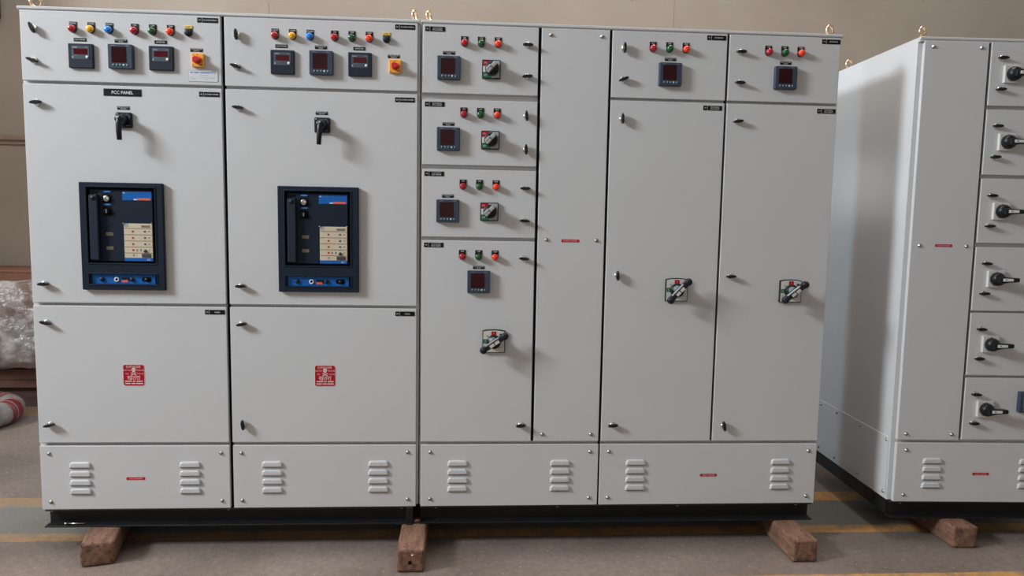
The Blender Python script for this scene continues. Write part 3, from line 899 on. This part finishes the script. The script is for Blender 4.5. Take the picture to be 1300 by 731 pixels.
timber('reddish brown timber block under the left end of the switchboard', .2470, .3740, -.160, .93, 1, rz=math.radians(15))
timber('timber block with a dark hole in its end, under the sections joint', 1.5310, 1.6410, -.254, 1.02, 2, hole=True)
timber('light brown timber block under the right end of the switchboard', 3.2050, 3.3150, -.214, .98, 3)
timber('dark brown timber block under the separate cabinet at the right edge', 3.9990, 4.1120, -.104, .86, 4)

b = MB(); b.tube([(0, 0, 0), (.075, 0, 0)], .0035, M['screw'], 8); b.lathe(0, 0, [(.006, .006), (.006, -.006)], M['screw'], 6)
o = b.build('steel_bolt', None, (.105, .000, .1126)); tag(o, 'thin loose steel bolt lying on the black base flange at left', 'bolt')

# ================================================================== ROOM
def slab(name, x0, x1, y0, y1, z0, z1, m):
    b = MB(); b.box(x0, x1, y0, y1, z0, z1, m); return struct(b.build(name))
YW = 3.2
slab('floor', -5, 9, -9, YW+.2, -.1, 0, M['floor'])
slab('wall_back', -5, 9, YW, YW+.2, 0, 6, M['wall'])
slab('wall_left', -5.2, -5, -9, YW+.2, 0, 6, M['room_white'])
slab('wall_right', 9, 9.2, -9, YW+.2, 0, 6, M['room_white'])
slab('wall_front', -5, 9, -9.2, -9, 0, 6, M['room_white'])
slab('ceiling', -5, 9, -9, YW+.2, 6, 6.2, M['room_white'])
b = MB(); b.box(-2.6, 9, YW-.020, YW, 2.020, 2.062, M['wall_trim'], .004); b.box(-2.6, 9, YW-.012, YW, 1.985, 2.003, M['wall_trim'], .003); struct(b.build('trim_1'))
slab('shade_partition', -5, -2.6, 1.42, YW, 0, 6, M['room_white'])  # added unseen slab that shades the left end of the back wall
# hairline cracks in the plaster
def crack(x, z0, z1, seed):
    b = MB(); n = 16; pts = []
    for k in range(n+1):
        z = z0+(z1-z0)*k/n
        pts.append((x+.05*noise.noise(Vector((seed, z*3, 0)))+.03*(z-z0), YW-.0005, z))
    b.tube(pts, [.0018]*(n+1), M['crack'], 5); o = b.build('plaster_crack'); return struct(o)
crack(3.56, 2.90, 3.35, 1.7); crack(.12, 3.05, 3.20, 5.2)

# windows of the hall (frames + panes) with daylight just inside them
def window(n, loc, rot, w, h):
    b = MB(); t = .05
    for x0, x1, z0, z1 in ((-w/2-t, -w/2, -h/2-t, h/2+t), (w/2, w/2+t, -h/2-t, h/2+t), (-w/2, w/2, h/2, h/2+t), (-w/2, w/2, -h/2-t, -h/2), (-.02, .02, -h/2, h/2)):
        b.box(x0, x1, -.05, 0, z0, z1, M['frame_grey'])
    b.box(-w/2, w/2, -.012, -.004, -h/2, h/2, M['window_glass'])
    o = b.build('window_%d' % n); o.location = loc; o.rotation_euler = rot; return struct(o)
def area(name, loc, rot, sx, sy, power, col):
    l = bpy.data.lights.new(name, 'AREA'); l.shape = 'RECTANGLE'; l.size = sx; l.size_y = sy; l.energy = power; l.color = col
    o = bpy.data.objects.new(name, l); COL.objects.link(o); o.location = loc; o.rotation_euler = rot; return o
R90 = PI/2
window(1, (-4.99, -2.5, 4.80), (0, 0, R90), 1.8, 1.3)
area('window_daylight', (-4.9, -2.5, 4.80), (R90, 0, -R90), 1.6, 1.2, 760, (.88, .94, 1.0))
window(2, (1.0, YW, 1.55), (0, 0, 0), .6, 1.3)
area('window_daylight', (1.0, YW-.08, 1.55), (-R90, 0, 0), .55, 1.25, 50, (.62, .82, 1.0))
window(3, (2.43, YW, 1.78), (0, 0, 0), .34, .54)
area('window_daylight', (2.43, YW-.08, 1.78), (-R90, 0, 0), .30, .50, 2.5, (.95, .98, 1.0))
area('skylight_and_fill', (1.5, .13, 5.9), (0, 0, 0), 7, .28, 165, (1.0, .96, .91))
area('skylight_and_fill', (3.58, .35, 5.9), (0, 0, 0), .4, 1.2, 45, (1.0, .97, .93))  # extra overhead fill, added to brighten the floor between the cabinets
area('front_fill', (1.0, -8.6, 2.6), (R90, 0, 0), 7, 4.0, 28, (1.0, .96, .91))  # added soft fill from the front, no doorway is built here

# ================================================================== CLUTTER BEHIND, LEFT
def crate(name, x0, x1, y0, y1, z0, z1, mat, label, cat, flap=True, rz=0.):
    cx, cy = (x0+x1)/2, (y0+y1)/2
    b = MB(); w, d, h = x1-x0, y1-y0, z1-z0
    b.box(-w/2, w/2, -d/2, d/2, 0, h, M[mat], .006, 2)
    o = b.build(name, None, (cx, cy, z0)); o.rotation_euler = (0, 0, rz)
    if flap:
        f = MB(); f.box(-w/2-.004, w/2+.004, -d/2-.004, d/2+.004, h-.012, h+.003, M[mat], .002)
        f.box(-w/2-.003, w/2+.003, -d/2-.003, d/2+.003, h*.42, h*.42+.008, M['cardboard_dark'])
        f.build('lid', o)
    return tag(o, label, cat)
crate('cardboard_box', -2.30, -.90, 2.34, 3.00, .0, .145, 'cardboard_dark', 'dark brown box flat on the floor, lowest behind the switchboard', 'box')
crate('cardboard_box', -2.30, -.88, 2.30, 3.00, .149, .285, 'cardboard', 'reddish brown box lying on the dark box under the plastic bundle', 'box')
crate('cardboard_box', -2.20, -1.00, 2.58, 3.10, .292, .985, 'cardboard_orange', 'orange brown cardboard box at the top of the pile by the wall', 'box')
# film-wrapped bundle: brown cartons under crumpled clear film
bun = thing('wrapped_bundle', 'bundle in crumpled clear plastic film on the brown boxes at left', 'wrapped bundle', (-1.60, 2.34, .292))
b = MB(); b.box(-.55, .55, -.12, .20, .02, .30, M['cardboard_dark'], .01); b.box(-.50, .40, -.06, .20, .30, .56, M['cardboard'], .01)
b.box(.16, .24, -.135, -.10, .18, .40, M['trip_dark'], .01); b.box(-.06, .05, -.17, -.10, .25, .33, M['cardboard_orange'], .01)
b.build('carton', bun)
bm = bmesh.new(); bmesh.ops.create_uvsphere(bm, u_segments=64, v_segments=40, radius=1)
for v in bm.verts:
    c = v.co.copy(); e = .55
    c = Vector([math.copysign(abs(t)**e, t) for t in c])
    zf = (c.z+1)/2
    p = Vector((c.x*.66, c.y*(.235-.10*zf), .005+zf*.635))
    n = noise.noise_vector(p*6)*.035 + noise.noise_vector(p*17)*.016 + noise.noise_vector(p*41)*.006
    n.z *= min(1, max(0, p.z/.05))
    v.co = p+n; v.co.z = max(.001, v.co.z)
for f in bm.faces: f.smooth = True
me = bpy.data.meshes.new('plastic_film'); bm.to_mesh(me); bm.free(); me.materials.append(M['film'])
put('plastic_film', me, bun)
# striped plastic roll on the floor
b = MB(); Rr, rr = .25, .082
for sct in range(12):
    mt = M['roll_red'] if sct % 2 == 0 else M['roll_grey']
    a0, a1 = 2*PI*sct/12-.1, 2*PI*(sct+1)/12-.1
    path = [(Rr*math.cos(a0+(a1-a0)*k/8), Rr*math.sin(a0+(a1-a0)*k/8), rr) for k in range(9)]
    b.tube(path, [rr*(1+.05*noise.noise(Vector((sct*3.1, k*.6, 0)))-(.006 if k in (0, 8) else 0)) for k in range(9)], mt, 18)
    for kk in (2, 6):
        if sct % 2 == 0:
            aa = a0+(a1-a0)*kk/8
            ring = [(Rr*math.cos(aa+da), Rr*math.sin(aa+da), rr) for da in (-.012, .012)]
            b.tube(ring, rr*1.045, M['roll_grey'], 18)
for v in b.bm.verts: v.co.z = max(0, v.co.z)
o = b.build('striped_roll', None, (-1.545, 1.87, 0)); tag(o, 'red and grey striped plastic roll coiled on the floor at left', 'plastic roll')
# dark box high on the wall, at the left edge
b = MB(); b.box(-.12, .12, -.10, 0, -.14, .16, M['trip_dark'], .012, 2); b.tube([(0, -.05, .15), (0, -.05, 1.2)], .02, M['trip_dark'], 10)
o = b.build('wall_junction_box', None, (-2.115, YW, 3.13)); tag(o, 'dark box on the wall at the top left corner', 'junction box')

# ================================================================== CAMERA
W_, H_ = 1300, 731
Rm = [(.99782, -.06377, .01730), (.01107, -.09616, -.99530), (.06513, .99332, -.09525)]
yaw, pit, rol = math.radians(3.75313637), math.radians(-5.46556083), math.radians(.99289491)
fwd = Vector((math.sin(yaw)*math.cos(pit), math.cos(yaw)*math.cos(pit), math.sin(pit)))
right = Vector((math.cos(yaw), -math.sin(yaw), 0)); up = right.cross(fwd)
r2 = right*math.cos(rol)+up*math.sin(rol); u2 = -right*math.sin(rol)+up*math.cos(rol)
cam = bpy.data.cameras.new('camera'); co = bpy.data.objects.new('camera', cam); COL.objects.link(co)
cam.sensor_width = 36; cam.lens = 36*907.8626/W_; cam.clip_start = .05; cam.clip_end = 60
mw = Matrix((r2, u2, -fwd)).transposed().to_4x4(); mw.translation = Vector((1.79638, -3.06163, 1.26376+.175))
co.matrix_world = mw
scene.camera = co

w = bpy.data.worlds.new('world'); scene.world = w; w.use_nodes = True
w.node_tree.nodes['Background'].inputs[0].default_value = (.8, .9, 1, 1); w.node_tree.nodes['Background'].inputs[1].default_value = .3
vs = scene.view_settings
vs.view_transform = 'Standard'; vs.look = 'None'; vs.exposure = 0; vs.gamma = 1; vs.use_curve_mapping = False
